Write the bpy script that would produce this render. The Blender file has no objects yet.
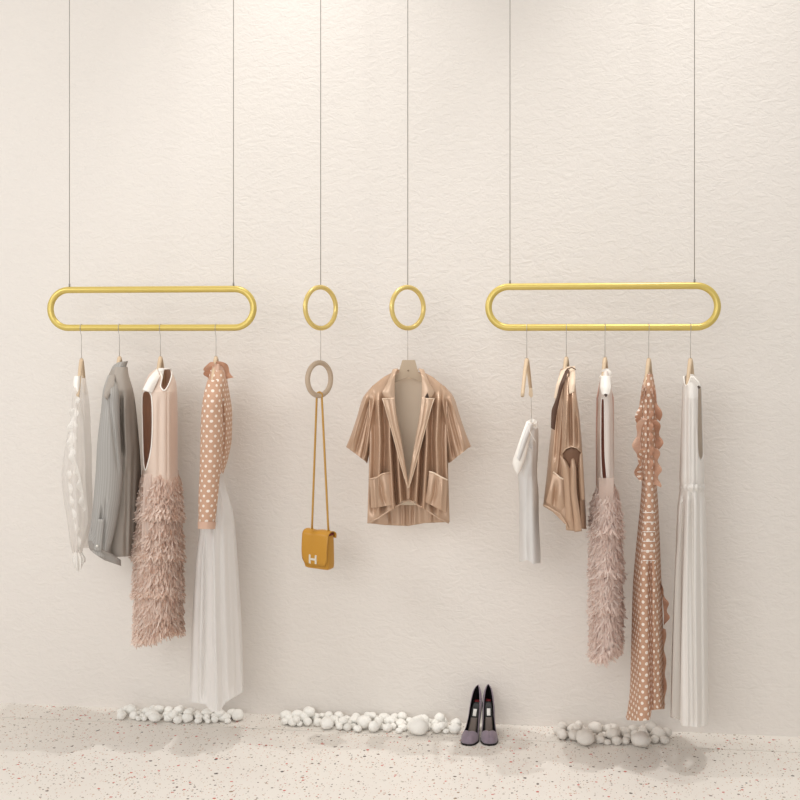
import bpy, bmesh, math, random
import numpy as np
from mathutils import Vector, Matrix, noise
random.seed(7)
C = bpy.context.scene.collection
PI = math.pi
# ------------------------------------------------------------------ camera
F = 1100.0; H = 1.55; TH = math.radians(7.02); CY = 4.453; HOR = 340.0
CAM = Vector((0, -CY, H))
FW = Vector((-math.sin(TH), math.cos(TH), 0)); RT = Vector((math.cos(TH), math.sin(TH), 0)); UP = Vector((0, 0, 1))
def ray(px, py): return FW + RT*((px-400)/F) + UP*((HOR-py)/F)
def W(px, py, d):                                   # point on the plane d in front of the wall
    r = ray(px, py); return CAM + r*((CY-d)/r.y)
def G(px, py, z=0.0):                               # point on the floor
    r = ray(px, py); return CAM + r*((z-H)/r.z)
class Frame:                                        # upright plane through a hanging point, v = depth behind it
    def __init__(s, px, d=0.30):
        s.B = W(px, HOR, d); r = ray(px, HOR); r.z = 0; s.r = r.normalized(); s.px = px
        s.u = Vector((s.r.y, -s.r.x, 0)); s.k = (s.B-CAM).dot(s.r)
    def Q(s, px, py, v=0.0):
        r = ray(px, py); return CAM + r*((s.k+v)/r.dot(s.r))
cam = bpy.data.cameras.new('camera'); co = bpy.data.objects.new('camera', cam); C.objects.link(co)
cam.sensor_width = 36; cam.lens = F/800*36; cam.shift_y = -(400-HOR)/800
co.location = CAM; co.rotation_euler = (PI/2, 0, TH); bpy.context.scene.camera = co
# ------------------------------------------------------------------ materials
def lin(c):
    return tuple(((x/255)/12.92 if x/255 <= .04045 else ((x/255+.055)/1.055)**2.4) for x in c)+(1,)
class NT:
    def __init__(s, name):
        s.m = bpy.data.materials.new(name); s.m.use_nodes = True; s.t = s.m.node_tree
        s.b = s.t.nodes['Principled BSDF']; s.out = s.t.nodes['Material Output']
    def n(s, ty, **kw):
        x = s.t.nodes.new(ty)
        for k, v in kw.items():
            if hasattr(x, k): setattr(x, k, v)
            else: x.inputs[k.replace('_', ' ')].default_value = v
        return x
    def l(s, a, b): s.t.links.new(a, b)
    def math(s, op, a, b=None, c=None):
        x = s.n('ShaderNodeMath', operation=op)
        for i, q in enumerate((a, b, c)):
            if q is None: continue
            if isinstance(q, (int, float)): x.inputs[i].default_value = q
            else: s.l(q, x.inputs[i])
        return x.outputs[0]
    def mix(s, fac, a, b):
        x = s.n('ShaderNodeMix', data_type='RGBA')
        for i, q in ((0, fac), (6, a), (7, b)):
            if isinstance(q, (int, float, tuple)): x.inputs[i].default_value = q
            else: s.l(q, x.inputs[i])
        return x.outputs[2]
def mat(name, col, rough=.7, metal=0, bump=None, inside=None, sheen=0, alpha=1, trans=0, stripes=None, dots=None, vary=0, spec=.4, attr=False):
    m = NT(name); b = m.b
    b.inputs['Roughness'].default_value = rough; b.inputs['Metallic'].default_value = metal
    b.inputs['Specular IOR Level'].default_value = spec
    b.inputs['Sheen Weight'].default_value = sheen
    c = lin(col)
    if vary:
        tc = m.n('ShaderNodeTexCoord'); nz = m.n('ShaderNodeTexNoise', Scale=9.0, Detail=3.0); m.l(tc.outputs['Object'], nz.inputs['Vector'])
        c = m.mix(nz.outputs['Fac'], lin(tuple(max(0, x-vary) for x in col)), lin(tuple(min(255, x+vary) for x in col)))
    if attr:
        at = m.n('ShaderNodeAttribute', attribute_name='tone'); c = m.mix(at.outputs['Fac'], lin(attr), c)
    if stripes or dots:
        uv = m.n('ShaderNodeUVMap', uv_map='UVMap'); sp = m.n('ShaderNodeSeparateXYZ'); m.l(uv.outputs[0], sp.inputs[0])
    if stripes:                                      # (colour, pitch, width)
        f = m.math('FRACT', m.math('DIVIDE', sp.outputs[0], stripes[1])); k = m.math('LESS_THAN', f, stripes[2])
        c = m.mix(k, c, lin(stripes[0]))
    if dots:                                         # (colour, pitch u, pitch v, radius, inner aspect)
        V = m.math('DIVIDE', sp.outputs[1], dots[2]); U = m.math('DIVIDE', sp.outputs[0], dots[1])
        row = m.math('FLOOR', V); U = m.math('ADD', U, m.math('MULTIPLY', m.math('FLOORED_MODULO', row, 2.0), .5))
        fx = m.math('MULTIPLY', m.math('SUBTRACT', m.math('FRACT', U), .5), dots[1]); fy = m.math('MULTIPLY', m.math('SUBTRACT', m.math('FRACT', V), .5), dots[2])
        dd = m.math('SQRT', m.math('ADD', m.math('MULTIPLY', fx, fx), m.math('MULTIPLY', fy, fy)))
        c = m.mix(m.math('LESS_THAN', dd, dots[3]), c, lin(dots[0]))
    if inside:
        g = m.n('ShaderNodeNewGeometry'); c = m.mix(g.outputs['Backfacing'], c, lin(inside))
    if isinstance(c, tuple): b.inputs['Base Color'].default_value = c
    else: m.l(c, b.inputs['Base Color'])
    if bump:                                         # (scale, strength, distance)
        tc = m.n('ShaderNodeTexCoord'); nz = m.n('ShaderNodeTexNoise', Scale=float(bump[0]), Detail=4.0); m.l(tc.outputs['Object'], nz.inputs['Vector'])
        bp = m.n('ShaderNodeBump', Strength=bump[1], Distance=bump[2]); m.l(nz.outputs['Fac'], bp.inputs['Height']); m.l(bp.outputs[0], b.inputs['Normal'])
    if trans:                                        # thin cloth: some light comes through it
        tr = m.n('ShaderNodeBsdfTranslucent'); mx = m.n('ShaderNodeMixShader', Fac=trans)
        if isinstance(c, tuple): tr.inputs['Color'].default_value = c
        else: m.l(c, tr.inputs['Color'])
        m.l(b.outputs[0], mx.inputs[1]); m.l(tr.outputs[0], mx.inputs[2]); m.l(mx.outputs[0], m.out.inputs['Surface'])
    if alpha < 1:
        tp = m.n('ShaderNodeBsdfTransparent'); mx = m.n('ShaderNodeMixShader', Fac=alpha)
        src = m.out.inputs['Surface'].links[0].from_socket
        m.l(tp.outputs[0], mx.inputs[1]); m.l(src, mx.inputs[2]); m.l(mx.outputs[0], m.out.inputs['Surface'])
    return m.m
GOLD = mat('yellow_gold', (214, 190, 104), .34, .35, spec=.6)
GOLD2 = mat('pale_gold', (226, 200, 122), .3, .35, spec=.6)
CABLE = mat('steel_cable', (140, 135, 128), .4, .2)
HOOK = mat('hook_wire', (190, 185, 178), .3, .6)
WOOD = mat('pale_wood', (214, 190, 160), .55, vary=14)
WOOD2 = mat('taupe_wood', (190, 170, 148), .6, vary=10)
SHEER = mat('sheer_white', (246, 241, 236), .8, alpha=.55, trans=.4, bump=(120, .3, .002))
LACE = mat('white_lace', (252, 248, 242), .8, alpha=.6, bump=(160, .9, .004))
GREYST = mat('grey_stripe_cotton', (172, 168, 163), .75, stripes=((183, 180, 176), .009, .4), bump=(400, .2, .001), trans=.1)
GREYB = mat('warm_grey_cotton', (176, 167, 158), .75, bump=(300, .2, .001), inside=(120, 108, 98), trans=.1)
GREYD = mat('grey_band', (156, 150, 144), .7)
BUTTON = mat('pearl_button', (238, 234, 226), .25)
BLUSH = mat('blush_satin', (234, 212, 196), .5, trans=.1, inside=(216, 182, 160), spec=.5, sheen=.2)
IVORY = mat('ivory_satin', (250, 245, 238), .4, spec=.5)
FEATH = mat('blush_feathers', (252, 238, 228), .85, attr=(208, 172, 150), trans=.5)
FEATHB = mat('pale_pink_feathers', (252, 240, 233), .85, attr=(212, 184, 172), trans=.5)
TULLE = mat('pink_tulle', (236, 216, 204), .8, alpha=.8, trans=.3)
POLKA = mat('peach_dotted_crepe', (208, 168, 142), .7, dots=((252, 240, 228), .030, .0185, .0052), inside=(196, 150, 124), spec=.3, trans=.1)
POLKAD = mat('peach_dotted_gown', (200, 158, 132), .7, dots=((250, 238, 226), .026, .0200, .0056), inside=(190, 146, 122), spec=.3, trans=.1)
PEACH = mat('peach_crepe', (222, 186, 164), .7, inside=(206, 164, 140), trans=.15)
SKIRT = mat('sheer_white_skirt', (248, 246, 244), .7, alpha=.86, trans=.4)
WHITEC = mat('white_crepe', (238, 235, 232), .7, trans=.25, inside=(205, 198, 190))
GOWN = mat('white_gown_crepe', (244, 240, 235), .6, trans=.2, inside=(236, 228, 218))
GOWNG = mat('gown_grey_panel', (196, 188, 180), .7)  # even grey of the gown's left side panel
SATIN = mat('champagne_satin', (192, 160, 134), .36, .28, spec=.8, inside=(176, 144, 118))
SATIN2 = mat('champagne_lapel_satin', (204, 174, 148), .34, .25, spec=.8, inside=(180, 150, 124))
LINING = mat('tan_lining', (226, 208, 186), .7)
PIPE = mat('satin_edge', (236, 214, 190), .4)
BAG = mat('mustard_leather', (192, 138, 42), .38, bump=(180, .15, .001), spec=.5)
BAGIN = mat('oxblood_lining', (110, 36, 22), .6)
SILVER = mat('silver_clasp', (236, 230, 214), .25, .5)
STRAP = mat('mustard_strap', (190, 146, 72), .45)
SUEDE = mat('mauve_suede', (136, 122, 134), .85, bump=(350, .4, .001), sheen=.3)
BLACK = mat('black_leather', (20, 17, 18), .45)
INSOLE = mat('taupe_insole', (110, 98, 92), .5)
RED = mat('red_mark', (120, 30, 36), .6)
STONE = mat('white_stone', (250, 246, 240), .8, vary=8, bump=(30, .3, .004))
STONE_SHADED = mat('shade_tinted_stone', (228, 222, 214), .85, vary=10, bump=(30, .3, .004))  # white stone greyed in its colour for the shade over the right row
# ------------------------------------------------------------------ object helpers
def link(name, me, m, parent=None, mod=0):
    o = bpy.data.objects.new(name, me); C.objects.link(o)
    if m: me.materials.append(m)
    if parent:
        top = parent.parent if parent.parent else parent
        me.transform(Matrix.Translation(-Vector(top['_w'])))
        o.parent = parent
    return o
def tag(o, label, cat, group=None, kind=None):
    if label: o['label'] = label
    if cat: o['category'] = cat
    if group: o['group'] = group
    if kind: o['kind'] = kind
    return o
ROOTS = []
def thing(name, label, cat, loc, group=None):
    o = bpy.data.objects.new(name, None); C.objects.link(o); o.location = loc; o.empty_display_size = .05
    o['_w'] = tuple(loc); ROOTS.append(o)
    return tag(o, label, cat, group)
def topmesh(name, me, m, label, cat, group=None, kind=None):
    o = link(name, me, m); 
    if len(me.vertices):
        cs = np.array([v.co[:] for v in me.vertices]); c = Vector(((cs[:, 0].min()+cs[:, 0].max())/2, (cs[:, 1].min()+cs[:, 1].max())/2, cs[:, 2].min()))
        me.transform(Matrix.Translation(-c)); o.location = c
    return tag(o, label, cat, group, kind)
def mesh(vs, fs, smooth=True, uvs=None, tone=None):
    me = bpy.data.meshes.new('m'); me.from_pydata([tuple(v) for v in vs], [], fs); me.update()
    if smooth: me.polygons.foreach_set('use_smooth', [True]*len(me.polygons))
    if uvs is not None:
        ul = me.uv_layers.new(name='UVMap')
        idx = np.empty(len(me.loops), dtype=np.int32); me.loops.foreach_get('vertex_index', idx)
        ul.data.foreach_set('uv', np.array(uvs, dtype=np.float32)[idx].ravel())
    if tone is not None:
        at = me.attributes.new('tone', 'FLOAT', 'POINT'); at.data.foreach_set('value', np.array(tone, dtype=np.float32))
    return me
def tube_geo(pts, r, n=10, closed=False, flat=None):
    pts = [Vector(p) for p in pts]; N = len(pts); vs = []; fs = []; up = None
    for i, p in enumerate(pts):
        a = pts[(i-1) % N] if (closed or i) else p; b = pts[(i+1) % N] if (closed or i < N-1) else p
        t = (b-a).normalized()
        if up is None:
            up = t.orthogonal().normalized()
            if abs(t.y) < .9: up = (Vector((0, 1, 0))-t*t.y).normalized()
        up = (up-t*up.dot(t)).normalized(); s = t.cross(up); R = r(i/(N-1)) if callable(r) else r
        for k in range(n):
            q = 2*PI*k/n; vs.append(p+up*(R*math.cos(q)*(flat or 1))+s*(R*math.sin(q)))
    for i in range(N if closed else N-1):
        for k in range(n):
            j = (i+1) % N; fs.append((i*n+k, i*n+(k+1) % n, j*n+(k+1) % n, j*n+k))
    if not closed: fs.append(tuple(range(n))[::-1]); fs.append(tuple((N-1)*n+k for k in range(n)))
    return vs, fs
def join(parts):
    vs = []; fs = []
    for v, f in parts:
        o = len(vs); vs += list(v); fs += [tuple(i+o for i in q) for q in f]
    return vs, fs
def tube(pts, r, n=10, closed=False, flat=None): return mesh(*tube_geo(pts, r, n, closed, flat))
def box_geo(c, s, rot=0, bev=0):
    bm = bmesh.new(); bmesh.ops.create_cube(bm, size=1)
    bmesh.ops.scale(bm, vec=s, verts=bm.verts)
    if bev: bmesh.ops.bevel(bm, geom=bm.edges[:], offset=bev, segments=4, profile=.5, affect='EDGES')
    bmesh.ops.transform(bm, matrix=Matrix.Translation(c) @ Matrix.Rotation(rot, 4, 'Z'), verts=bm.verts)
    bm.verts.index_update(); out = ([v.co.copy() for v in bm.verts], [tuple(v.index for v in f.verts) for f in bm.faces]); bm.free(); return out
def smooth_path(pts, n, k=.5):
    pts = np.array(pts, float); N = len(pts)
    if N == 2: return pts[0]+(pts[1]-pts[0])*np.linspace(0, 1, n)[:, None]
    cd = np.r_[0, np.cumsum(np.linalg.norm(np.diff(pts[:, :2], axis=0), axis=1))]; cd /= cd[-1]
    x = np.linspace(0, 1, n); m = np.gradient(pts, cd, axis=0, edge_order=1)*k*1.6 if N > 2 else None
    out = np.empty((n, pts.shape[1]))
    for i, q in enumerate(x):
        j = min(max(np.searchsorted(cd, q)-1, 0), N-2); h = cd[j+1]-cd[j]; t = (q-cd[j])/h
        dl = (pts[j+1]-pts[j])/h
        m0, m1 = m[j], m[j+1]
        m0 = np.where(m0*dl <= 0, 0, np.sign(dl)*np.minimum(abs(m0), 2.5*abs(dl))); m1 = np.where(m1*dl <= 0, 0, np.sign(dl)*np.minimum(abs(m1), 2.5*abs(dl)))
        out[i] = (2*t**3-3*t*t+1)*pts[j]+(t**3-2*t*t+t)*h*m0+(-2*t**3+3*t*t)*pts[j+1]+(t**3-t*t)*h*m1
    return out
def sstep(x): x = min(max(x, 0), 1); return x*x*(3-2*x)
def groove_v(gr, px, py):
    v = 0
    for path, w, d in gr:
        ys = [p[1] for p in path]
        if py < ys[0]-8 or py > ys[-1]+8: continue
        c = np.interp(py, ys, [p[0] for p in path]); q = (px-c)/w
        if abs(q) > 3: continue
        fade = sstep((py-ys[0]+8)/16)*sstep((ys[-1]+8-py)/16)
        v += d*math.exp(-q*q)*fade
    return v
class Cloth:
    """a piece of cloth lofted through cross sections (xl,yl,xr,yr,depth,half depth); closed = a tube round the body"""
    def __init__(s, fr, secs, closed=True, rows=90, cols=64, pleats=(), grooves=(), hem=None, top=None, cut=None, p=1.0, wob=0.0, seed=0, k=.5):
        s.fr = fr; secs = [(a[0], a[2], a[1], a[2], a[3], a[4]) if len(a) == 5 else a for a in [(q if len(q) == 6 else (q[1], q[2], q[0], q[3], q[4])) for q in secs]]
        # five numbers given as (y, xl, xr, depth, half depth)
        s.S = smooth_path(secs, rows, k); s.rows = rows; s.cols = cols; s.closed = closed
        s.pl = pleats; s.gr = grooves; s.hem = hem; s.top = top; s.cut = cut; s.p = p; s.wob = wob; s.seed = seed
    def pt(s, i, c):
        xl, yl, xr, yr, vc, hd = s.S[i]; t = i/(s.rows-1)
        if s.closed:
            a = 2*PI*c-PI/2; ca = math.copysign(abs(math.cos(a))**s.p, math.cos(a)); sa = math.copysign(abs(math.sin(a))**s.p, math.sin(a)); q = .5+.5*ca
        else:
            a = c*2*PI; q = c; sa = -math.sin(PI*c); ca = 2*c-1
        dr = 0
        for (kf, am, ph, g0, g1) in s.pl:            # radial pleats, amplitude in metres from g0 at the top to g1 at the hem
            A = am*(g0+(g1-g0)*t); dr += A*math.sin(kf*a+ph+.9*math.sin(1.7*t*2+ph*3))
        px = xl+(xr-xl)*q; py = yl+(yr-yl)*q
        v = vc+hd*sa+ (dr*sa if s.closed else -dr)
        if s.closed: px += dr*ca*250*.5
        if s.wob: 
            nv = noise.noise(Vector((px*.07+s.seed*9, py*.03, v*9+s.seed))); px += nv*s.wob; v += s.wob*.004*noise.noise(Vector((px*.1, py*.05+s.seed*5, 3)))
        if sa <= 0.0 or not s.closed: v += groove_v(s.gr, px, py)*(1 if not s.closed else min(1, -sa*2.0))
        if s.hem: py += np.interp(px, [h[0] for h in s.hem], [h[1] for h in s.hem])*sstep((t-.5)*2)
        if s.top: py += np.interp(px, [h[0] for h in s.top], [h[1] for h in s.top])*sstep((.5-t)*2)
        return px, py, v, sa
    def build(s, name, m, parent=None, thick=0):
        nc = s.cols if s.closed else s.cols+1; vs = []; uv = []; P = []
        for i in range(s.rows):
            row = [s.pt(i, c/s.cols) for c in range(nc)]; wp = [s.fr.Q(a, b, v) for a, b, v, _ in row]
            ln = [0.0]
            for c in range(1, nc): ln.append(ln[-1]+(wp[c]-wp[c-1]).length)
            mid = ln[nc//2] if not s.closed else 0; tot = ln[-1]
            for c in range(nc):
                u = ln[c]-mid
                if s.closed and c > nc//2: u -= tot
                uv.append((u, wp[c].z)); vs.append(wp[c]); P.append(row[c])
        fs = []
        for i in range(s.rows-1):
            for c in range(s.cols):
                q = (i*nc+c, (i+1)*nc+c, (i+1)*nc+(c+1) % nc, i*nc+(c+1) % nc)
                if s.cut:
                    px = sum(P[k][0] for k in q)/4; py = sum(P[k][1] for k in q)/4
                    if min(P[k][3] for k in q) < .15 and s.cut(px, py): continue
                fs.append(q)
        me = mesh(vs, fs, True, uv); o = link(name, me, m, parent)
        if thick:
            md = o.modifiers.new('thickness', 'SOLIDIFY'); md.thickness = thick; md.offset = 0
        return o
    def at(s, px, py, off=0.0):                      # front surface depth under a pixel
        ys = s.S[:, 1]; i = int(np.clip(np.searchsorted(ys, py), 0, s.rows-1)); xl, yl, xr, yr, vc, hd = s.S[i]
        x = min(max((2*(px-xl)/(xr-xl)-1) if xr != xl else 0, -1), 1)
        if s.closed: v = vc-hd*max(0, 1-abs(x)**(2/s.p))**(s.p/2)
        else: v = vc-hd*math.cos(x*PI/2)
        return v+groove_v(s.gr, px, py)-off
def ell(cx, cy, rx, ry, top=1.0):
    return lambda x, y: ((x-cx)/rx)**2+((y-cy)/ry)**2 < 1
def poly(pts):
    def f(x, y):
        ins = False; n = len(pts)
        for i in range(n):
            (x1, y1), (x2, y2) = pts[i], pts[(i+1) % n]
            if (y1 > y) != (y2 > y) and x < (x2-x1)*(y-y1)/(y2-y1)+x1: ins = not ins
        return ins
    return f
def line(fr, pts, r, m, name, parent, surf=None, off=.002, closed=False, n=8, samples=None):
    P = [(p[0], p[1], p[2] if len(p) > 2 else 0) for p in pts]
    P = smooth_path(P, samples or max(24, len(P)*8), .5)
    w = [fr.Q(a, b, surf.at(a, b, off)+c if surf else c) for a, b, c in P]
    return link(name, tube(w, r, n, closed), m, parent)
def outline_piping(fr, pts, r, m, name, parent, surf, off=.002, n=72):
    N = len(pts); w = []
    for i in range(n):
        q = i/n*N; j = int(q); t = q-j; p0, p1, p2, p3 = [pts[(j+k) % N] for k in (-1, 0, 1, 2)]
        c = [.5*((2*p1[k])+(-p0[k]+p2[k])*t+(2*p0[k]-5*p1[k]+4*p2[k]-p3[k])*t*t+(-p0[k]+3*p1[k]-3*p2[k]+p3[k])*t**3) for k in (0, 1)]
        w.append(fr.Q(c[0], c[1], surf.at(c[0], c[1], off)))
    return link(name, tube(w, r, 8, True), m, parent)
def ruffle(fr, path, width, amp, freq, name, m, parent, side=1, v0=-.05, surf=None, cols=8, n=140, drop=0.3):
    """wavy flounce: its inner edge runs along path (px,py), the outer edge stands off to one side and down"""
    P = smooth_path([p[:2] for p in path], n, .5); vs = []; uv = []; L = 0
    for i, (x, y) in enumerate(P):
        a = P[max(i-1, 0)]; b = P[min(i+1, n-1)]; d = (b-a)/max(1e-6, np.linalg.norm(b-a)); nx, ny = -d[1]*side, d[0]*side
        wv = math.sin(i/n*freq*2*PI); w2 = math.sin(i/n*freq*2*PI*.63+1)
        L += np.linalg.norm(P[i]-P[max(i-1, 0)])*.004
        wd = width(i/(n-1)) if callable(width) else width
        for c in range(cols+1):
            q = c/cols; xx = x+nx*wd*q*(.85+.30*wv); yy = y+ny*wd*q+drop*wd*q
            base = surf.at(x, y, .004) if surf else v0
            vs.append(fr.Q(xx, yy, base-amp*q*(wv+.35*w2)-.3*amp*q)); uv.append((L, q*wd*.004+y*.004))
    fs = [(i*(cols+1)+c, i*(cols+1)+c+1, (i+1)*(cols+1)+c+1, (i+1)*(cols+1)+c) for i in range(n-1) for c in range(cols)]
    return link(name, mesh(vs, fs, True, uv), m, parent)
def feathers(fr, surf, y0, y1, n, length, name, m, parent, seed=1, hem=None, flare=.012, drift=3.0, wpx=.78, dark=.6):
    """a tier of short curled fronds hanging from the surface"""
    R = random.Random(seed); vs = []; fs = []; tn = []
    for k in range(n):
        a = R.uniform(0, 2*PI); 
        if math.sin(a) > 0 and R.random() < .6: a = -a
        y = y0+(y1-y0)*R.random()**.8; i = int(np.clip(np.searchsorted(surf.S[:, 1], y), 0, surf.rows-1)); xl, _, xr, _, vc, hd = surf.S[i]
        L = length*R.uniform(.6, 1.15); dx = R.uniform(-drift, drift); curl = R.uniform(-1, 1)*2.6; fl = flare*R.uniform(.3, 1.3)*(.35+.95*(y-y0)/max(1e-6, y1-y0)); side = 2.2*(y-y0)/max(1e-6, y1-y0)
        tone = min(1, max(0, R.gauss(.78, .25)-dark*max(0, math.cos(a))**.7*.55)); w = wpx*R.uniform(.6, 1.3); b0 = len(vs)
        add = np.interp(xl+(xr-xl)*(.5+.5*math.cos(a)), [h[0] for h in hem], [h[1] for h in hem]) if hem else 0
        for s in range(6):
            q = s/5; px = xl+(xr-xl)*(.5+.5*math.cos(a))+dx*q*q+curl*math.sin(q*PI*1.3)*.5+math.cos(a)*(q*1.2+side*(.4+.6*q))
            py = y+add+L*q-(1.5*q**4 if curl > 0 else 0); v = vc+hd*math.sin(a)+math.sin(a)*(.003+fl*math.sin(q*PI*.75)); ww = w*(1-.45*q)*(.5 if s == 0 else 1)
            tl = curl*.25
            vs.append(fr.Q(px-ww, py-tl, v)); vs.append(fr.Q(px+ww, py+tl, v-.003*curl)); tn += [tone, min(1, tone+.15)]
        fs += [(b0+2*s, b0+2*s+1, b0+2*s+3, b0+2*s+2) for s in range(5)]
    o = link(name, mesh(vs, fs, True, None, tn), m, parent); o['kind'] = 'stuff'; return o
def slab(fr, poly_px, v0, v1, name, m, parent):
    n = len(poly_px); vs = [fr.Q(a, b, v0) for a, b in poly_px]+[fr.Q(a, b, v1) for a, b in poly_px]
    fs = [tuple(range(n)), tuple(range(2*n-1, n-1, -1))]+[(i, i+n, (i+1) % n+n, (i+1) % n) for i in range(n)]
    bm = bmesh.new(); V = [bm.verts.new(v) for v in vs]; [bm.faces.new([V[i] for i in f]) for f in fs]
    bmesh.ops.recalc_face_normals(bm, faces=bm.faces); bmesh.ops.bevel(bm, geom=bm.edges[:], offset=.0012, segments=2, affect='EDGES')
    me = bpy.data.meshes.new('m'); bm.to_mesh(me); bm.free(); return link(name, me, m, parent)
# ------------------------------------------------------------------ setting
def setting():
    # wall
    m = NT('plaster_wall'); tc = m.n('ShaderNodeTexCoord'); b = m.b
    b.inputs['Roughness'].default_value = .9; b.inputs['Specular IOR Level'].default_value = .15
    n1 = m.n('ShaderNodeTexNoise', Scale=1.1, Detail=2.0); m.l(tc.outputs['Object'], n1.inputs['Vector'])
    m.l(m.mix(n1.outputs['Fac'], lin((232, 226, 219)), lin((238, 232, 226))), b.inputs['Base Color'])
    mp = m.n('ShaderNodeMapping'); mp.inputs['Scale'].default_value = (1, 1, 1.7); m.l(tc.outputs['Object'], mp.inputs['Vector'])
    n2 = m.n('ShaderNodeTexNoise', Scale=24.0, Detail=4.0, Roughness=.55, Distortion=1.1); m.l(mp.outputs[0], n2.inputs['Vector'])
    n3 = m.n('ShaderNodeTexNoise', Scale=70.0, Detail=3.0, Distortion=.5); m.l(mp.outputs[0], n3.inputs['Vector'])
    hh = m.math('ADD', n2.outputs['Fac'], m.math('MULTIPLY', n3.outputs['Fac'], .25))
    bp = m.n('ShaderNodeBump', Strength=.34, Distance=.009); m.l(hh, bp.inputs['Height']); m.l(bp.outputs[0], b.inputs['Normal'])
    v, f = box_geo(Vector((0, .05, 2.3)), (9, .1, 4.6)); o = link('wall_back', mesh(v, f, False), m.m); o['kind'] = 'structure'
    # terrazzo floor
    m = NT('terrazzo_floor'); tc = m.n('ShaderNodeTexCoord'); b = m.b; b.inputs['Roughness'].default_value = .42; b.inputs['Specular IOR Level'].default_value = .3
    c = lin((236, 229, 216))
    nz = m.n('ShaderNodeTexNoise', Scale=3.0, Detail=3.0); m.l(tc.outputs['Object'], nz.inputs['Vector'])
    c = m.mix(nz.outputs['Fac'], lin((230, 224, 216)), lin((239, 234, 227)))
    for sc, th, keep, cols in ((62, .20, .50, ((120, 100, 88), (188, 124, 104), (196, 160, 130))), (34, .17, .42, ((110, 92, 84), (200, 104, 92), (178, 166, 152))), (110, .22, .45, ((190, 170, 150), (150, 132, 120), (208, 160, 140))), (22, .12, .22, ((86, 74, 70), (196, 96, 84), (150, 124, 100)))):
        vo = m.n('ShaderNodeTexVoronoi', Scale=float(sc)); m.l(tc.outputs['Object'], vo.inputs['Vector'])
        wn = m.n('ShaderNodeTexNoise', Scale=sc*2.2, Detail=1.0); m.l(tc.outputs['Object'], wn.inputs['Vector'])
        dd = m.math('ADD', vo.outputs['Distance'], m.math('MULTIPLY', m.math('SUBTRACT', wn.outputs['Fac'], .5), .35))
        sp = m.n('ShaderNodeSeparateColor'); m.l(vo.outputs['Color'], sp.inputs[0])
        msk = m.math('MULTIPLY', m.math('LESS_THAN', dd, th), m.math('LESS_THAN', sp.outputs[0], keep))
        cr = m.n('ShaderNodeValToRGB'); cr.color_ramp.interpolation = 'CONSTANT'; cr.color_ramp.elements[0].color = lin(cols[0]); cr.color_ramp.elements[1].position = .33; cr.color_ramp.elements[1].color = lin(cols[1])
        e = cr.color_ramp.elements.new(.7); e.color = lin(cols[2]); m.l(sp.outputs[1], cr.inputs[0])
        c = m.mix(msk, c, cr.outputs[0])
    m.l(c, b.inputs['Base Color'])
    v, f = box_geo(Vector((0, -3.42, -.05)), (9, 6.5, .1)); v2, f2 = box_geo(Vector((0, -.083, -.05)), (9, .166, .1)); 
    o = link('floor', mesh(v, f, False), m.m); o['kind'] = 'structure'
    o = link('trim_1', mesh(v2, f2, False), m.m); o['kind'] = 'structure'
    v, f = box_geo(Vector((0, -.168, -.06)), (9, .006, .1)); o = link('trim_2', mesh(v, f, False), mat('floor_joint', (150, 138, 124), .8)); o['kind'] = 'structure'
    v, f = box_geo(Vector((0, -3.2, 4.65)), (9, 6.6, .1)); o = link('ceiling', mesh(v, f, False), mat('ceiling_paint', (240, 236, 230), .9)); o['kind'] = 'structure'
setting()
# ------------------------------------------------------------------ racks and rings
D = 0.30
RR = .0128
def rack(xl, xr, yt, yb, cables, label):
    a = W(xl, yt, D); b = W(xr, yt, D); z1 = (W((xl+xr)/2, yt, D)).z; z0 = W((xl+xr)/2, yb, D).z; R = (z1-z0)/2; zc = (z1+z0)/2
    root = thing('hanging_clothes_rack', label, 'clothes rack', Vector(((a.x+b.x)/2, -D, z0)), 'gold pill-shaped clothes racks')
    pts = []
    for k in range(25): q = PI/2+PI*k/24; pts.append(Vector((a.x+R+R*math.cos(q), -D, zc+R*math.sin(q))))
    for k in range(25): q = -PI/2+PI*k/24; pts.append(Vector((b.x-R+R*math.cos(q), -D, zc+R*math.sin(q))))
    link('rail', tube(pts, RR, 20, True), GOLD, root)
    for cx in cables:
        p = W(cx, yt, D); link('suspension_cable', tube([Vector((p.x, -D, z1+RR*.6)), Vector((p.x, -D, 4.6))], .0014, 8), CABLE, root)
        link('cable_clamp', tube([Vector((p.x, -D, z1+RR*.7)), Vector((p.x, -D, z1+RR+.012))], .0035, 10), CABLE, root)
    return z0, z1
Z0L, _ = rack(50.5, 253.5, 289.5, 327.7, (69.5, 233.5), 'smaller gold pill-shaped clothes rack hanging from two cables on the left')
Z0R, _ = rack(488.5, 717.5, 286.2, 327.4, (510, 694.5), 'longer gold pill-shaped clothes rack hanging from two cables on the right')
def ring(cx, yt, yb, wpx, r, name, m, label, cat, group, top, cable, flat=None, d=D):
    c = W(cx, (yt+yb)/2, d); t = W(cx, yt, d); bt = W(cx, yb, d); R = (t.z-bt.z)/2
    k = (CY-d)/F*1.0; ang = math.acos(min(1, wpx*k/2/R)); fq = Frame(cx, d); u = fq.u*math.cos(ang)+fq.r*math.sin(ang)
    root = thing(name, label, cat, Vector((c.x, c.y, bt.z)), group)
    link('ring_band', tube([c+u*(R*math.cos(q))+UP*(R*math.sin(q)) for q in [2*PI*i/64 for i in range(64)]], r, 14, True, flat), m, root)
    if cable == 'cable': link('suspension_cable', tube([Vector((c.x, c.y, t.z)), Vector((c.x, c.y, top))], .0014, 8), CABLE, root)
    return root, c, R, bt.z
r1, rc1, rR1, rz1 = ring(320.7, 287.2, 328.2, 31, .0092, 'hanging_ring', GOLD2, 'gold ring on a cable above the mustard handbag', 'ring', 'small gold rings on cables', 4.6, 'cable')
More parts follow.
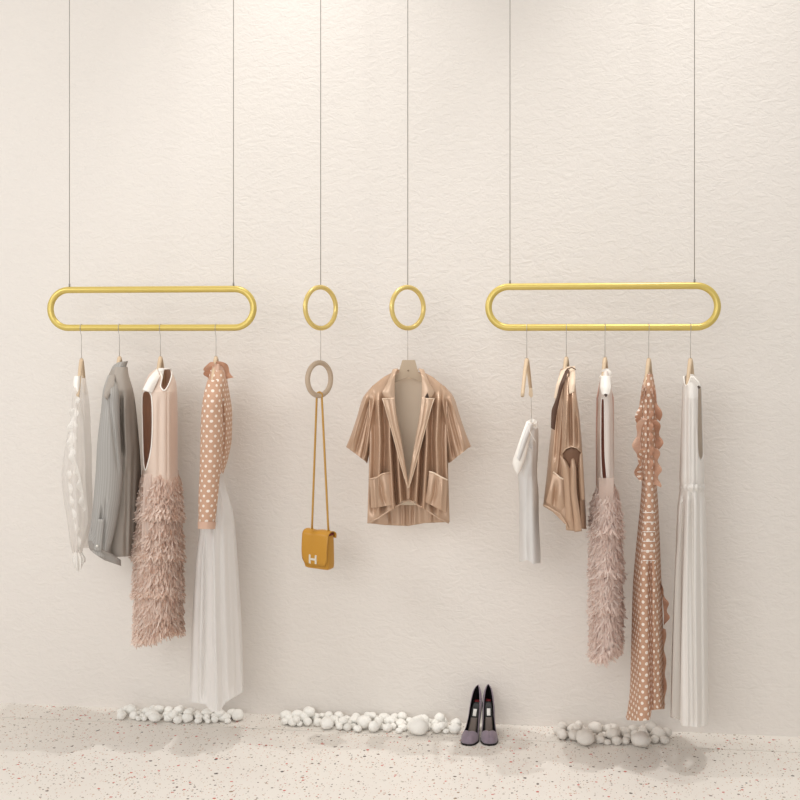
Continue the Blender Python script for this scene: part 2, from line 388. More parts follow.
r2, rc2, rR2, rz2 = ring(407.8, 287.2, 328.2, 32, .0092, 'hanging_ring', GOLD2, 'gold ring on a cable above the champagne satin jacket', 'ring', 'small gold rings on cables', 4.6, 'cable')
# ------------------------------------------------------------------ coat hangers
def hook_pts(x, yaxis_c, zc, R, ztop, ax=Vector((0, 1, 0))):
    """wire looping over a tube of radius R centred at height zc, then down to ztop"""
    rr = R+.0016; B = Vector((x, yaxis_c, 0)); p = []
    for k in range(13):
        q = -.5+(PI+.9)*k/12; p.append(B+ax*(rr*math.cos(q))+UP*(zc+rr*math.sin(q)))
    p.append(B-ax*(rr*.55)+UP*(zc-rr*1.35)); p.append(B+UP*(zc-rr*2.3)); p.append(B+UP*(zc-rr*3.5)); p.append(B+UP*ztop); return p
def hanger(px, ytop, z0, label, ydrop=34, half=.165, skew=4.0, top_shift=0.0, r=.007, v=0.0):
    x = W(px, 327.5, D).x; fr = Frame(px, D); apex = fr.Q(px, ytop); apex.x = x; apex.y = -D
    root = thing('coat_hanger', label, 'coat hanger', Vector((x, -D, fr.Q(px, ytop+ydrop).z)), 'coat hangers on the racks')
    link('hook', tube(hook_pts(x, -D, z0, RR, apex.z-.005), .0012, 8), HOOK, root)
    P = []
    mp = fr.k/F
    for k in range(-16, 17):
        q = k/16; s = abs(q); ux = skew*q*mp; vv = half*q; zz = -(ydrop*mp)*(s**1.25)+.004*math.cos(q*PI/2)
        P.append(apex+fr.u*ux+fr.r*vv+UP*zz)
    vs, fs = tube_geo(P, lambda t: r*(1.15-.25*abs(2*t-1)), 12, False, 1.0)
    nk = tube_geo([apex+UP*.006, apex-UP*.012], lambda t: r*(.55+.4*t), 12)
    link('arms', mesh(*join([(vs, fs), nk])), WOOD, root)
    return root, fr
hanger(81.5, 361, Z0L, 'wooden hanger holding the sheer white blouse', 33, skew=3.5)
hanger(119.5, 359, Z0L, 'wooden hanger holding the grey long-sleeved shirt', 26, .085)
hanger(160.5, 359, Z0L, 'wooden hanger holding the sleeveless blush feather dress on the left rack', 26, .085)
hanger(216, 359, Z0L, 'wooden hanger holding the peach polka-dot blouse', 26, .085)
hr, hfr = hanger(526.8, 361, Z0R, 'bare wooden hanger with a clip wire above the small white camisole', 33, .15, skew=4.2)
hanger(566.3, 359.5, Z0R, 'wooden hanger holding the champagne jacket hung sideways', 24, .08, 3)
hanger(605, 360, Z0R, 'wooden hanger holding the narrow pale pink feather dress', 24, .075, 2.5)
hanger(648.8, 361, Z0R, 'wooden hanger holding the ruffled polka-dot gown', 26, .075, 3)
hanger(690.5, 361, Z0R, 'wooden hanger holding the long white gown', 26, .08, 3)
# ------------------------------------------------------------------ 1 sheer white blouse
fr = Frame(80, D); rt = thing('sheer_blouse', 'sheer white blouse with balloon sleeve and lace trim, leftmost garment', 'blouse', fr.Q(80, 570), 'garments on the left rack')
body = Cloth(fr, [(378, 78, 86, 0, .03), (392, 77, 88, 0, .13), (430, 76, 90, .02, .15), (480, 76, 92, .03, .15), (520, 77, 91, .03, .14), (548, 78, 88, .03, .12)], pleats=((9, .006, 0, .3, 1.3),), wob=1.5)
body.build('bodice', SHEER, rt)
sl = Cloth(fr, [(376, 75, 81, -.08, .02), (392, 73, 80, -.13, .03), (420, 70, 84, -.15, .04), (450, 65, 86, -.16, .05), (475, 62.5, 88, -.16, .055), (505, 64.5, 90, -.16, .055), (530, 68, 88, -.16, .045), (548, 73, 83, -.16, .025), (553, 74.5, 81.5, -.16, .018)], pleats=((7, .006, 1, .3, 1.3), (12, .004, 2, .2, 1)), wob=2)
sl.build('balloon_sleeve', SHEER, rt)
cf = Cloth(fr, [(552, 74.5, 81.5, -.16, .018), (558, 73, 85, -.16, .025), (571, 75, 84, -.16, .03)], pleats=((9, .006, 1, .3, 1.6),), hem=((70, -10), (76, 0), (80, 1), (85, -11)), rows=20)
cf.build('cuff_frill', LACE, rt)
ruffle(fr, ((75, 408), (72, 445), (80, 475), (86, 510)), 5, .007, 7, 'lace_trim', LACE, rt, 1, surf=sl, drop=.3)
ruffle(fr, ((67, 470), (70, 500), (76, 535), (78, 550)), 4, .008, 6, 'lace_trim', LACE, rt, -1, surf=sl, drop=.3)
sh = Cloth(fr, [(376, 74, 80, -.10, .02), (384, 73, 80, -.12, .025), (394, 75.5, 79.5, -.14, .02)], rows=20); sh.build('shoulder_yoke', IVORY, rt)
ruffle(fr, ((76, 396), (73.5, 425), (71, 460)), 3.5, .006, 5, 'lace_trim', LACE, rt, -1, surf=sl, drop=.2)
# ------------------------------------------------------------------ 2 grey shirt
fr = Frame(118, D); rt = thing('grey_shirt', 'grey fine-striped long-sleeved shirt with a buttoned cuff', 'shirt', fr.Q(118, 566), 'garments on the left rack')
gr = [(((122, 396), (121, 425), (123, 452)), 1.8, .035), (((124, 400), (126, 450), (125, 520)), 1.5, -.01), (((130, 395), (134, 450), (131, 550)), 2, .012), (((112, 378), (115, 395), (119, 430)), 1.6, .02), (((127, 470), (126, 555)), 2, .014)]
body = Cloth(fr, [(367, 112.5, 127.5, 0, .055), (374, 109, 128.5, 0, .085), (390, 105, 133, .0, .14), (430, 101, 138, .02, .15), (480, 99, 141, .02, .15), (520, 101, 139.5, .02, .15), (556, 104, 134.5, .02, .15)], rows=130, cols=120, grooves=gr, pleats=((5, .004, 0, .4, 1),), hem=((100, -2), (118, 1), (135, 0)))
body.build('body', GREYB, rt)
sl = Cloth(fr, [(375, 108, 113, -.06, .02), (388, 103.5, 118, -.13, .03), (410, 101, 119.5, -.15, .04), (440, 97.5, 120.5, -.16, .045), (475, 95.5, 122.3, -.165, .045), (505, 93, 119.5, -.165, .045), (530, 90.5, 114.5, -.165, .04), (546, 88.3, 110, -.165, .035), (556, 91, 107, -.165, .035)],
    rows=130, cols=100, grooves=[(((108, 385), (112, 420), (118, 470)), 1.5, .008), (((102, 508), (100, 530), (98, 545)), 1.2, .016), (((93, 505), (92, 540)), 1.2, .01), (((106, 500), (103, 548)), 1.3, .008)], hem=((88, -8), (96, -1), (108, 3)))
slo = sl.build('sleeve', GREYST, rt)
cf = Cloth(fr, [(88.2, 541, 96, 540, -.16, .03), (89.5, 549, 108, 551, -.165, .038), (93.5, 553, 121, 560, -.15, .04), (105, 560.5, 121, 566, -.15, .035)], rows=24, cols=48); cfo = cf.build('cuff', GREYD, rt)
pc = Cloth(fr, [(98, 519, 104, 519, -.2125, .001), (93.5, 551, 101, 552, -.212, .002)], closed=False, rows=12, cols=8); pc.build('placket', GREYST, slo, .002)
bt = fr.Q(97, 546, -.218); link('button', tube([bt, bt-fr.r*.003], .0048, 14), BUTTON, cfo)
cl = Cloth(fr, [(362.5, 114, 127.8, -.0, .045), (367, 112.5, 126, -.0, .052), (373.5, 111, 128, 0, .065)], rows=20, cols=64, grooves=[(((113, 372), (120, 375)), 1, .004)], top=((112, 4), (118, 0), (127, -1.5)), hem=((110, -1), (119, 2), (128, -1))); cl.build('collar', GREYST, rt, .003)
ruffle(fr, ((112.5, 366), (118, 369.5), (126.5, 368)), 2.6, .002, 1, 'collar_fold', GREYST, rt, 1, surf=cl, n=40)
yk = Cloth(fr, [(110, 375, 115, 374, -.075, .006), (106, 386, 114, 385, -.145, .006), (103.5, 396, 107, 400, -.185, .004)], closed=False, rows=20, cols=12); yk.build('shoulder_yoke', GREYB, rt, .002)
# ------------------------------------------------------------------ 3 blush feather dress
def feather_dress(fr, root_y, x0, label, bod, hole, holepipe, tiers, skirt, fe, under=None):
    pass
fr = Frame(160, D); rt = thing('feather_dress', 'blush sleeveless dress with wide armhole and tiered feather skirt on the left rack', 'dress', fr.Q(160, 648), 'garments on the left rack')
neck = [(160.5, 371), (170, 369), (171.5, 376), (168, 386), (164, 390.5), (160.5, 386), (162, 377)]
arm = [(143.5, 392), (148, 391), (151.5, 397), (152.5, 420), (151.5, 445), (148, 463), (145, 470), (143.3, 455), (142.4, 425), (142.2, 400)]
bod = Cloth(fr, [(368, 157, 169, 0, .05), (374, 149, 173, 0, .08), (382, 145, 176, 0, .10), (392, 142, 177.3, 0, .13), (430, 142, 177.8, 0, .14), (470, 143, 178, 0, .14), (492, 142, 179, 0, .14)], rows=190, cols=190, p=.8,
    grooves=[(((167.3, 392), (167.3, 478)), .8, .006), (((160, 400), (159, 480)), 2.5, .006), (((172, 400), (173, 480)), 2, .006)], cut=lambda x, y: poly(neck)(x, y) or poly(arm)(x, y))
bod.build('bodice', BLUSH, rt)
outline_piping(fr, neck, .0030, IVORY, 'neckline_piping', rt, bod)
outline_piping(fr, arm, .0026, IVORY, 'armhole_piping', rt, bod)
st = Cloth(fr, [(157, 369, 162, 371, -.04, .006), (149, 378, 158, 380, -.11, .01), (142.5, 390, 152, 393, -.13, .01)], closed=False, rows=20, cols=14); st.build('shoulder_facing', IVORY, rt, .003)
ruffle(fr, ((155, 375), (159, 368), (164, 368), (163, 378)), 2.5, .003, 3, 'neck_tie', IVORY, rt, 1, v0=-.08, n=50)
sk = Cloth(fr, [(470, 142.5, 178.5, 0, .13), (490, 141, 179, 0, .14), (540, 137, 180, 0, .14), (600, 136.5, 180, 0, .14), (628, 137.5, 179, 0, .14)], hem=((134, 9), (152, 7), (163, -2), (183, -4)), pleats=((8, .005, 0, .4, 1),)); sk.build('underskirt', TULLE, rt)
hm = ((134, 6), (152, 6), (165, -2), (183, -6))
for i, (a, b, n_, L) in enumerate(((474, 512, 1800, 12), (512, 552, 1900, 12), (550, 590, 1900, 12), (586, 628, 1900, 14))):
    feathers(fr, sk, a, b, n_, L, 'feather_tier', FEATH, rt, seed=i+3, flare=.026, hem=hm if i == 3 else None, drift=3)
    feathers(fr, sk, b-5, b, 300, L*.9, 'feather_edge', FEATH, rt, seed=i+30, flare=.034, hem=hm if i == 3 else None, drift=5)
pn = Cloth(fr, [(474, 144, 158, -.118, .012), (520, 142, 157, -.128, .012), (562, 141, 155, -.128, .012)], closed=False, rows=30, cols=20, pleats=((2.5, .004, 0, .5, 1),)); pn.build('tulle_panel', TULLE, rt)
# ------------------------------------------------------------------ 4 white skirt and polka-dot blouse
fr = Frame(216, D); rt = thing('polka_dot_blouse', 'peach polka-dot long-sleeved blouse with a ruffled collar above the white skirt', 'blouse', fr.Q(208, 528), 'garments on the left rack')
body = Cloth(fr, [(370, 209, 226, 0, .055), (382, 207.5, 227.5, 0, .10), (400, 205, 230.5, .02, .13), (412, 204, 232, .02, .13), (440, 203, 231.5, .02, .13), (462, 203, 227, .02, .12), (480, 204, 221, .02, .10)], rows=120, cols=110, grooves=[(((222, 400), (224, 430), (222, 470)), 1.6, .02)], pleats=((4, .003, 0, 1, 1),))
body.build('body', POLKA, rt)
sl = Cloth(fr, [(380, 207, 218, -.08, .02), (395, 203.5, 222, -.13, .035), (420, 201, 222.5, -.145, .045), (460, 199.8, 221, -.15, .045), (495, 198.6, 218, -.15, .042), (527, 198, 214.5, -.15, .04)], rows=130, cols=90, hem=((198, -.5), (215, 1)), wob=.6)
sl.build('sleeve', POLKA, rt)
ruffle(fr, ((210, 379), (213, 372), (218, 369), (225, 372), (226, 379)), 7, 0.012, 2.2, 'ruffled_collar', POLKA, rt, -1, v0=-.03, drop=-.1, n=90)
ruffle(fr, ((208, 372), (211, 366), (214, 366)), 5, .006, 1, 'ruffled_collar', POLKA, rt, -1, v0=-.05, drop=.2, n=50)
Cloth(fr, [(364, 212, 223, 0, .045), (372, 209, 226, 0, .06), (383, 208, 227, 0, .10)], rows=24, pleats=((8, .004, 0, 1, 1),)).build('neck_band', PEACH, rt)
Cloth(fr, [(522, 197.7, 216, -.15, .044), (529, 197.8, 215.2, -.15, .043)], rows=8).build('cuff', PEACH, rt)
fr = Frame(214, D); rt = thing('white_skirt', 'long sheer white skirt hanging almost to the pebbles under the polka-dot blouse', 'skirt', fr.Q(214, 708), 'garments on the left rack')
sk = Cloth(fr, [(470, 206, 222, 0, .08), (485, 205, 225, 0, .09), (510, 202, 232, 0, .10), (560, 196, 237, 0, .12), (620, 192.5, 240.5, 0, .135), (706, 190, 243, 0, .15)], rows=120, cols=200, pleats=((11, .006, 0, .4, 1.5), (17, .003, 2, .3, 1.2)),
    grooves=[(((206, 530), (205, 620), (203, 700)), 2.0, .02), (((213, 520), (215, 620), (217, 710)), 2.0, -.02), (((226, 520), (232, 700)), 3, .012)], hem=((188, -4), (205, -2), (212, 6), (220, 5), (226, -4), (243, -14)))
sk.build('outer_layer', SKIRT, rt)
Cloth(fr, [(472, 207, 221, 0, .06), (510, 205, 229, 0, .08), (600, 200, 234, 0, .10), (690, 197, 235, 0, .11)], rows=60, cols=80, pleats=((9, .005, 1, .4, 1.5),)).build('lining', SHEER, rt)
# ------------------------------------------------------------------ 5 champagne jacket facing front
def front_jacket():
    fr = Frame(408, D); rt = thing('satin_jacket', 'champagne satin short-sleeved jacket with notched lapels, hung facing front in the middle', 'jacket', fr.Q(408, 524))
    bk = Cloth(fr, [(397, 371, 417, 371, .055, .0), (383, 380, 434, 380, .05, .0), (368, 394, 449, 394, .05, .0), (369, 460, 448, 460, .05, -.01), (367.5, 522, 449.5, 522, .045, -.01)], closed=False, rows=80, cols=120,
        pleats=((6, .004, 0, .2, 1.4),), grooves=[(((404, 500), (404, 524)), 1.5, -.02), (((413, 500), (412, 524)), 1.5, .012), (((430, 505), (431, 524)), 2, -.012), (((388, 512), (388, 524)), 2, -.012)], hem=((367, 1), (385, 3), (408, 4), (425, 1), (450, 0)))
    bk.build('back', SATIN, rt, .002)
    Cloth(fr, [(399, 373, 416, 373, .035, .0), (392, 385, 424, 385, .035, .0), (386, 440, 430, 440, .036, 0), (400, 505, 418, 505, .036, 0)], closed=False, rows=20, cols=12).build('lining', LINING, rt, .001)
    for s in (-1, 1):
        X = (lambda x: x) if s < 0 else (lambda x: 816.5-x)
        def sec(a, b, c, d, v, h): 
            return (X(a), b, X(c), d, v, h) if s < 0 else (X(c), d, X(a), b, v, h)
        # sleeve
        slv = Cloth(fr, [sec(372, 386, 381, 381, .0, .02), sec(363.5, 396, 380, 402, -.0, .045), sec(356.5, 417, 375, 432, 0, .05), sec(350, 436, 370, 452, 0, .055), sec(346, 446.5, 367.5, 463, 0, .055)], rows=80, cols=110, pleats=((4, .005, s, .4, 1),),
            grooves=[(tuple((X(a), b) for a, b in ((370, 400), (362, 430), (356, 452))), 1.8, .018), (tuple((X(a), b) for a, b in ((366, 398), (357, 425), (352, 445))), 1.5, -.012), (tuple((X(a), b) for a, b in ((374, 400), (369, 425), (366, 455))), 1.6, -.015), (tuple((X(a), b) for a, b in ((371, 405), (366, 440), (362, 458))), 1.3, .016)])
        slv.build('sleeve', SATIN, rt)
        # front panel
        G_ = [(384, .014, 2.2), (388.5, -.012, 1.6), (392, .016, 1.5), (379, -.010, 1.8), (374, .010, 2), (396, -.012, 1.5), (400, .012, 1.4)]
        gl = [(tuple((X(a), b) for a, b in ((g+(2 if g > 385 else -1), 398), (g+1, 440), (g+(3 if g > 385 else 0), 475), (g+(5 if g > 385 else -1), 508))), w*1.3, d*2.0) for g, d, w in G_]
        pts = [sec(384, 377, 397, 370, -.01, .005), sec(371, 388, 393, 384, -.02, .012), sec(369, 400, 391, 400, -.035, .018), sec(369.5, 430, 397, 430, -.045, .022), sec(369.5, 462, 404, 462, -.05, .022), sec(368.3, 490, 409, 490, -.05, .02), sec(367.4, 521, 408.5, 500, -.05, .018)]
        fp = Cloth(fr, pts, closed=False, rows=140, cols=110, grooves=gl, k=.3, hem=tuple(sorted(((X(367), 2), (X(380), 3), (X(395), 1), (X(402), -2), (X(409), 0)))))
        fp.build('front_panel', SATIN, rt, .002)
        # lapel: collar leaf above the notch, lapel leaf below
        Cloth(fr, [sec(393, 369.5, 398, 368.5, -.02, .004), sec(388, 382, 395, 375, -.055, .006), sec(382.5, 393, 394.5, 390, -.066, .006), sec(388.5, 401, 395, 399, -.066, .004)], closed=False, rows=30, cols=24).build('collar_leaf', SATIN2, rt, .003)
        lp = Cloth(fr, [sec(382.5, 399, 394.5, 397.5, -.072, .004), sec(385.5, 408, 396, 412, -.078, .009), sec(392, 432, 400, 434, -.080, .010), sec(400, 462, 405, 464, -.080, .008), sec(407.5, 488, 408.8, 489, -.078, .004)], closed=False, rows=60, cols=30, k=.3,
            grooves=[(tuple((X(a), b) for a, b in ((390, 400), (394, 425), (402, 455))), 1.3, .007)])
        lpo = lp.build('lapel', SATIN2, rt, .003)
        vv = lambda x, y, o=.008: fp.at(X(x), y, 0)-o
        link('lapel_edge', tube([fr.Q(X(a), b, -.083) for a, b in ((382.5, 399), (385, 406.5), (391.5, 430), (396, 447), (400, 462), (404, 476), (407.8, 488))], .0014, 8), PIPE, lpo)
        link('notch_edge', tube([fr.Q(X(a), b, -.080) for a, b in ((382, 398.7), (389, 398.5))], .0018, 8), PIPE, lpo)
        # pocket
        if s < 0: pk = [(369.5, 479, 390, 472.5, -.078, .006), (370.5, 495, 393, 490, -.080, .010), (371, 508, 395, 505, -.078, .006)]
        else: pk = [(429, 472, 447.5, 479, -.078, .006), (427, 490, 446.8, 496, -.080, .010), (425, 502, 446, 513, -.078, .006)]
        p = Cloth(fr, pk, closed=False, rows=40, cols=40, grooves=[(((X(380), 480), (X(382), 495), (X(385), 505)), 2.5, .014), (((X(374), 480), (X(376), 510)), 1.6, -.008)]); po = p.build('pocket', SATIN, rt, .002)
        e = ((369.5, 479), (376, 478), (382, 474), (390, 472.5)) if s < 0 else ((429, 471.5), (434, 473), (441, 477), (447.5, 480))
        link('welt', tube([fr.Q(a, b, -.088) for a, b in e], .0028, 8), PIPE if s > 0 else SATIN2, po)
        hem = ((367.8, 522), (378, 517), (388, 510), (396, 505.5), (402, 502), (408, 499))
        link('front_hem', tube([fr.Q(X(a), b+1.0, -.062-.006*math.sin(i)) for i, (a, b) in enumerate(hem)], .0026, 8), SATIN2, rt)
    slab(fr, ((424.6, 398), (427.6, 391.5), (429, 398)), -.074, -.070, 'notch_shade', mat('painted_notch_shade', (70, 52, 42), .7), rt)  # dark slab painted for the shade in the collar notch gap
    Cloth(fr, [(396, 369.5, 418.5, 369.5, .035, -.01), (397.5, 376, 417, 376, .03, -.008)], closed=False, rows=10, cols=24).build('back_collar', SATIN, rt, .003)
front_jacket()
fr = Frame(407.8, D); x = fr.Q(407.8, 340).x
rt = thing('coat_hanger', 'flat-necked wooden hanger under the right gold ring holding the champagne jacket facing front', 'coat hanger', fr.Q(407.8, 386), 'coat hangers on the racks')
ztop = fr.Q(407.8, 360).z
link('hook', tube(hook_pts(rc2.x, rc2.y, rz2, .0082, ztop-.01), .0011, 8), HOOK, rt)
slab(fr, ((402.3, 360), (415, 360), (418.5, 373), (432, 381), (443, 389), (441, 391), (428, 385), (408.5, 377), (389, 385), (376, 391), (374, 389), (385, 381), (398.5, 373)), -.004, .012, 'arms', mat('tan_wood', (196, 176, 152), .6, vary=8), rt)
link('hanger_bolt', tube([fr.Q(408.3, 370.5, -.008), fr.Q(408.3, 370.5, -.002)], .0032, 12), mat('dull_bolt', (150, 130, 110), .4, .3), rt)
# ------------------------------------------------------------------ 6 wooden ring with handbag
r3, c3, R3, z3 = ring(319.3, 362.7, 395.6, 23.5, .0098, 'wooden_ring', WOOD2, 'pale wooden ring hooked below the left gold ring, carrying the handbag strap', 'ring', None, 0, None, 1.0)
link('hook', tube(hook_pts(rc1.x, rc1.y, rz1, .0082, c3.z+R3+.004), .0011, 8), HOOK, r3)
def handbag():
    base = Frame(319, D).Q(319.4, 568.3); fr = Frame(319, D); k = fr.k/F
    rt = thing('handbag', 'small mustard leather handbag with silver letter clasp hanging on a long strap', 'handbag', base)
    A = -math.radians(36); wv, dp, ht = .118, .056, 39*k          # turned so that its right gusset shows
    M = Matrix.Translation(base) @ Matrix.Rotation(A + math.atan2(fr.u.y, fr.u.x), 4, 'Z')
    def put(g, name, m, smooth=True, parent=rt):
        vs, fs = g; return link(name, mesh([M @ Vector(v) for v in vs], fs, smooth), m, parent)
    # body: rounded pillow, bulging a little
    vs = []; fs = []; NR = 28; NC = 40
    for i in range(NR):
        t = i/(NR-1); z = ht*.93*t; q = 2*t-1; rnd = (1-abs(q)**7)**.3 if abs(q) < 1 else 0
        for c in range(NC):
            a = 2*PI*c/NC; cx = math.copysign(abs(math.cos(a))**.25, math.cos(a)); sy = math.copysign(abs(math.sin(a))**.3, math.sin(a))
            vs.append((cx*wv/2*(.80+.17*rnd), sy*dp/2*(.45+.5*rnd)*(1.0-.25*t), z))
    fs = [(i*NC+c, i*NC+(c+1) % NC, (i+1)*NC+(c+1) % NC, (i+1)*NC+c) for i in range(NR-1) for c in range(NC)]+[tuple(range(NC))[::-1], tuple((NR-1)*NC+c for c in range(NC))]
    put((vs, fs), 'bag_body', BAG)
    # flap: profile (depth, height) carried across the width
    prof = [(dp*.46, ht*.80)]+[(dp*.5*math.cos(q), ht*.86+ht*.12*math.sin(q)) for q in [PI*j/12 for j in range(13)]]+[(-dp*.58, ht*.6), (-dp*.62, ht*.4), (-dp*.6, ht*.22), (-dp*.56, ht*.10)]
    vs = []; n = len(prof); NX = 24
    for j in range(NX+1):
        xx = (j/NX-.5)*wv*1.03; e = abs(2*j/NX-1)
        for i, (y, z) in enumerate(prof):
            lift = .14*ht*max(0, (i-12)/(n-13))*max(0, e-.75)/.25 if i > 12 else 0
            vs.append((xx*(1-.05*max(0, (i-13)/(n-14))), y*(1-.03*e**6), z+lift+.0015*math.sin(xx*90)))
    fs = [(j*n+i, j*n+i+1, (j+1)*n+i+1, (j+1)*n+i) for j in range(NX) for i in range(n-1)]
    flo = o = put((vs, fs), 'flap', BAG); md = o.modifiers.new('thickness', 'SOLIDIFY'); md.thickness = .0035; md.offset = 0
    g = box_geo(Vector((0, 0, ht*.90)), (wv*.97, dp*.62, ht*.07), 0, .003); put(g, 'gusset_lining', BAGIN)
    # letter clasp
    yy = -dp*.66; zc = ht*.27; xo = -.004
    parts = [box_geo(Vector((xo-.014, yy, zc)), (.008, .005, .034), 0, .0012), box_geo(Vector((xo+.014, yy, zc)), (.008, .005, .034), 0, .0012), box_geo(Vector((xo, yy, zc)), (.022, .005, .008), 0, .0012)]
    put(join(parts), 'letter_clasp', SILVER, False, flo)
    # strap: over the bottom of the wooden ring and down both sides
    zt = ht*.97; P1 = M @ Vector((-wv*.30, 0, zt)); P2 = M @ Vector((wv*.36, 0, zt))
    top = Vector((c3.x, c3.y, z3)); pts = []
    for t in np.linspace(0, 1, 14): pts.append(P1.lerp(top+fr.u*(-.010)+UP*(-.012), t))
    for q in np.linspace(PI, 0, 9): pts.append(top+fr.u*(.010*math.cos(q))+UP*(.013*math.sin(q)+.0)+fr.r*0)
    for t in np.linspace(0, 1, 14): pts.append((top+fr.u*(.010)+UP*(-.012)).lerp(P2, t))
    link('strap', tube(pts, .0042, 8), STRAP, rt)
    for p in (P1, P2):
        link('strap_ring', tube([p+fr.u*(.006*math.cos(q))+UP*(.006*math.sin(q)+.001) for q in [2*PI*i/16 for i in range(16)]], .0018, 6, True), GOLD2, rt)
handbag()
# ------------------------------------------------------------------ 7 small white top
fr = Frame(530, D); 
cl = slab(Frame(527, D), ((529.2, 388), (532.2, 388), (533, 396), (531, 398), (528.6, 395)), -.135, -.128, 'clip', WOOD, hr)
link('clip_wire', tube([fr.Q(531, 396, -.13), fr.Q(531.5, 408, -.08), fr.Q(531.5, 424, -.03)], .0009, 6), HOOK, hr)
rt = thing('white_camisole', 'small white camisole hanging low from a clip wire beside the sideways champagne jacket', 'camisole', fr.Q(530, 563), 'garments on the right rack')
body = Cloth(fr, [(421, 527, 537.5, 0, .03), (432, 522, 538.5, 0, .06), (455, 519, 538, 0, .09), (475, 518, 537, 0, .10), (490, 518.6, 538, 0, .10), (530, 519, 539.3, 0, .10), (561, 519.5, 540.3, 0, .10)], rows=100, cols=100, pleats=((5, .003, 0, .5, 1),), wob=.8,
    grooves=[(((530, 470), (529, 520), (530, 560)), 3, .008), (((535, 440), (534, 480)), 1.3, .01), (((524, 430), (527, 440), (533, 452)), 1.3, .012)], hem=((519, 1), (528, -1), (533, 3), (541, 2)))
body.build('body', WHITEC, rt)
Cloth(fr, [(526.5, 421, 533, 423, -.06, .01), (521, 436, 529.5, 441, -.10, .016), (515.5, 452, 525, 460, -.115, .02), (512.3, 463, 520, 472, -.11, .018), (513.5, 468, 518, 475, -.11, .012)], rows=40, cols=40).build('folded_sleeve', IVORY, rt)
ruffle(fr, ((527, 421), (532, 418.5), (537, 421), (537.5, 428)), 4, .006, 3, 'neck_frill', IVORY, rt, 1, v0=-.05, n=60)
Cloth(fr, [(528, 423, 533, 424, -.085, .006), (522, 440, 526, 443, -.128, .006), (517, 458, 519.5, 461, -.142, .004)], closed=False, rows=24, cols=10).build('strap', WHITEC, rt, .002)
link('edge_seam', tube([fr.Q(a, b, -.13) for a, b in ((527, 424), (531, 434), (536, 442))], .0012, 6), IVORY, rt)
# ------------------------------------------------------------------ 8 jacket hung sideways
fr = Frame(566, D); rt = thing('satin_jacket', 'champagne satin jacket hung sideways on the right rack, pocket and sleeve opening showing', 'jacket', fr.Q(566, 530), 'garments on the right rack')
gr = [(((567, 380), (563, 430), (557, 500)), 1.6, .022), (((571, 395), (572, 440)), 1.8, .02), (((575, 400), (577, 440)), 1.4, -.016), (((571, 470), (572, 500), (574, 528)), 1.3, .030), (((576.5, 455), (577.5, 480), (579, 528)), 1.6, .045), (((567, 480), (569, 528)), 1.3, -.018), (((583, 460), (584.5, 528)), 1.4, -.018), (((556, 410), (551, 470)), 1.5, -.014), (((560, 400), (556, 460)), 1.5, .016)]
body = Cloth(fr, [(560.5, 369, 574, 368, 0, .055), (558, 380, 574.8, 378, 0, .10), (555.5, 396, 576.5, 394, 0, .13), (552.5, 420, 579.5, 415, 0, .14), (549, 450, 582, 445, 0, .15), (546, 480, 584.5, 485, 0, .15), (543, 505, 586.5, 529, 0, .15)], rows=140, cols=140, grooves=gr, hem=((543, 1), (553, 1.5), (565, 7), (575, 5), (587, 0)), k=.3)
body.build('body', SATIN, rt)
sl = Cloth(fr, [(565, 378, 573.5, 376, -.10, .02), (563.5, 400, 576.5, 398, -.16, .03), (562, 425, 579, 420, -.17, .04), (561.5, 452, 581.5, 449, -.17, .04)], rows=80, cols=90, k=.3, grooves=[(((570, 385), (571, 448)), 1.3, .026), (((567, 400), (565, 448)), 1.6, -.018), (((576, 415), (577, 448)), 1.3, .022)], hem=((561, 3), (566, -2), (572, -4), (578, -2), (582, 3)))
sl.build('sleeve', SATIN, rt)
Cloth(fr, [(447.5, 568, 575, -.175, .028), (448.6, 564.5, 578.5, -.175, .03), (451, 562.3, 580.8, -.175, .032), (457, 563, 580.6, -.17, .032), (462, 563.5, 580.5, -.165, .03), (468, 564.5, 580, -.16, .02)], rows=14, cols=40).build('sleeve_opening_shade', mat('painted_sleeve_shade', (118, 86, 66), .6), rt)  # dark shape painted for the shade inside the sleeve opening
Cloth(fr, [(560.5, 455, 567, 462, -.190, .006), (562, 466, 569.5, 468, -.192, .010), (563.5, 480, 571.5, 481, -.182, .010), (565, 505, 573, 505, -.168, .010), (566, 530, 575, 531, -.148, .006)], closed=False, rows=30, cols=20, wob=.6).build('fold', SATIN, rt, .002)
Cloth(fr, [(571.5, 459, 574, 458, -.196, .004), (570.5, 468, 576, 468, -.196, .010), (570.5, 490, 576.5, 490, -.188, .008), (573, 512, 579.5, 512, -.172, .008), (574.5, 532, 582, 531, -.148, .006)], closed=False, rows=30, cols=20, wob=.6).build('fold', SATIN, rt, .002)
Cloth(fr, [(578.5, 456, 582, 452, -.180, .005), (578.8, 470, 583, 470, -.180, .008), (580, 500, 584.5, 500, -.150, .006)], closed=False, rows=30, cols=20).build('fold', SATIN, rt, .002)
link('sleeve_hem', tube([fr.Q(561.6, 454, -.19), fr.Q(566, 448.5, -.208), fr.Q(571.5, 446.5, -.212), fr.Q(577, 448, -.208), fr.Q(581.6, 452.5, -.19)], .0022, 8), SATIN2, rt)
link('pocket_welt', tube([fr.Q(553.5, 472, -.135), fr.Q(560, 477.5, -.158), fr.Q(569, 482, -.165)], .003, 8), PIPE, rt)
Cloth(fr, [(553, 473, 569, 483, -.145, .006), (549, 490, 569.5, 501, -.148, .008), (546, 502, 568, 516, -.142, .006)], closed=False, rows=30, cols=30, grooves=[(((556, 486), (554, 506)), 2.2, .016)]).build('pocket', SATIN, rt, .002)
link('front_hem', tube([fr.Q(a, b, -.14-.02*min(1, i/2)) for i, (a, b) in enumerate(((543.6, 505), (550, 508), (560, 514), (566, 523), (568, 528)))], .0026, 8), SATIN2, rt)
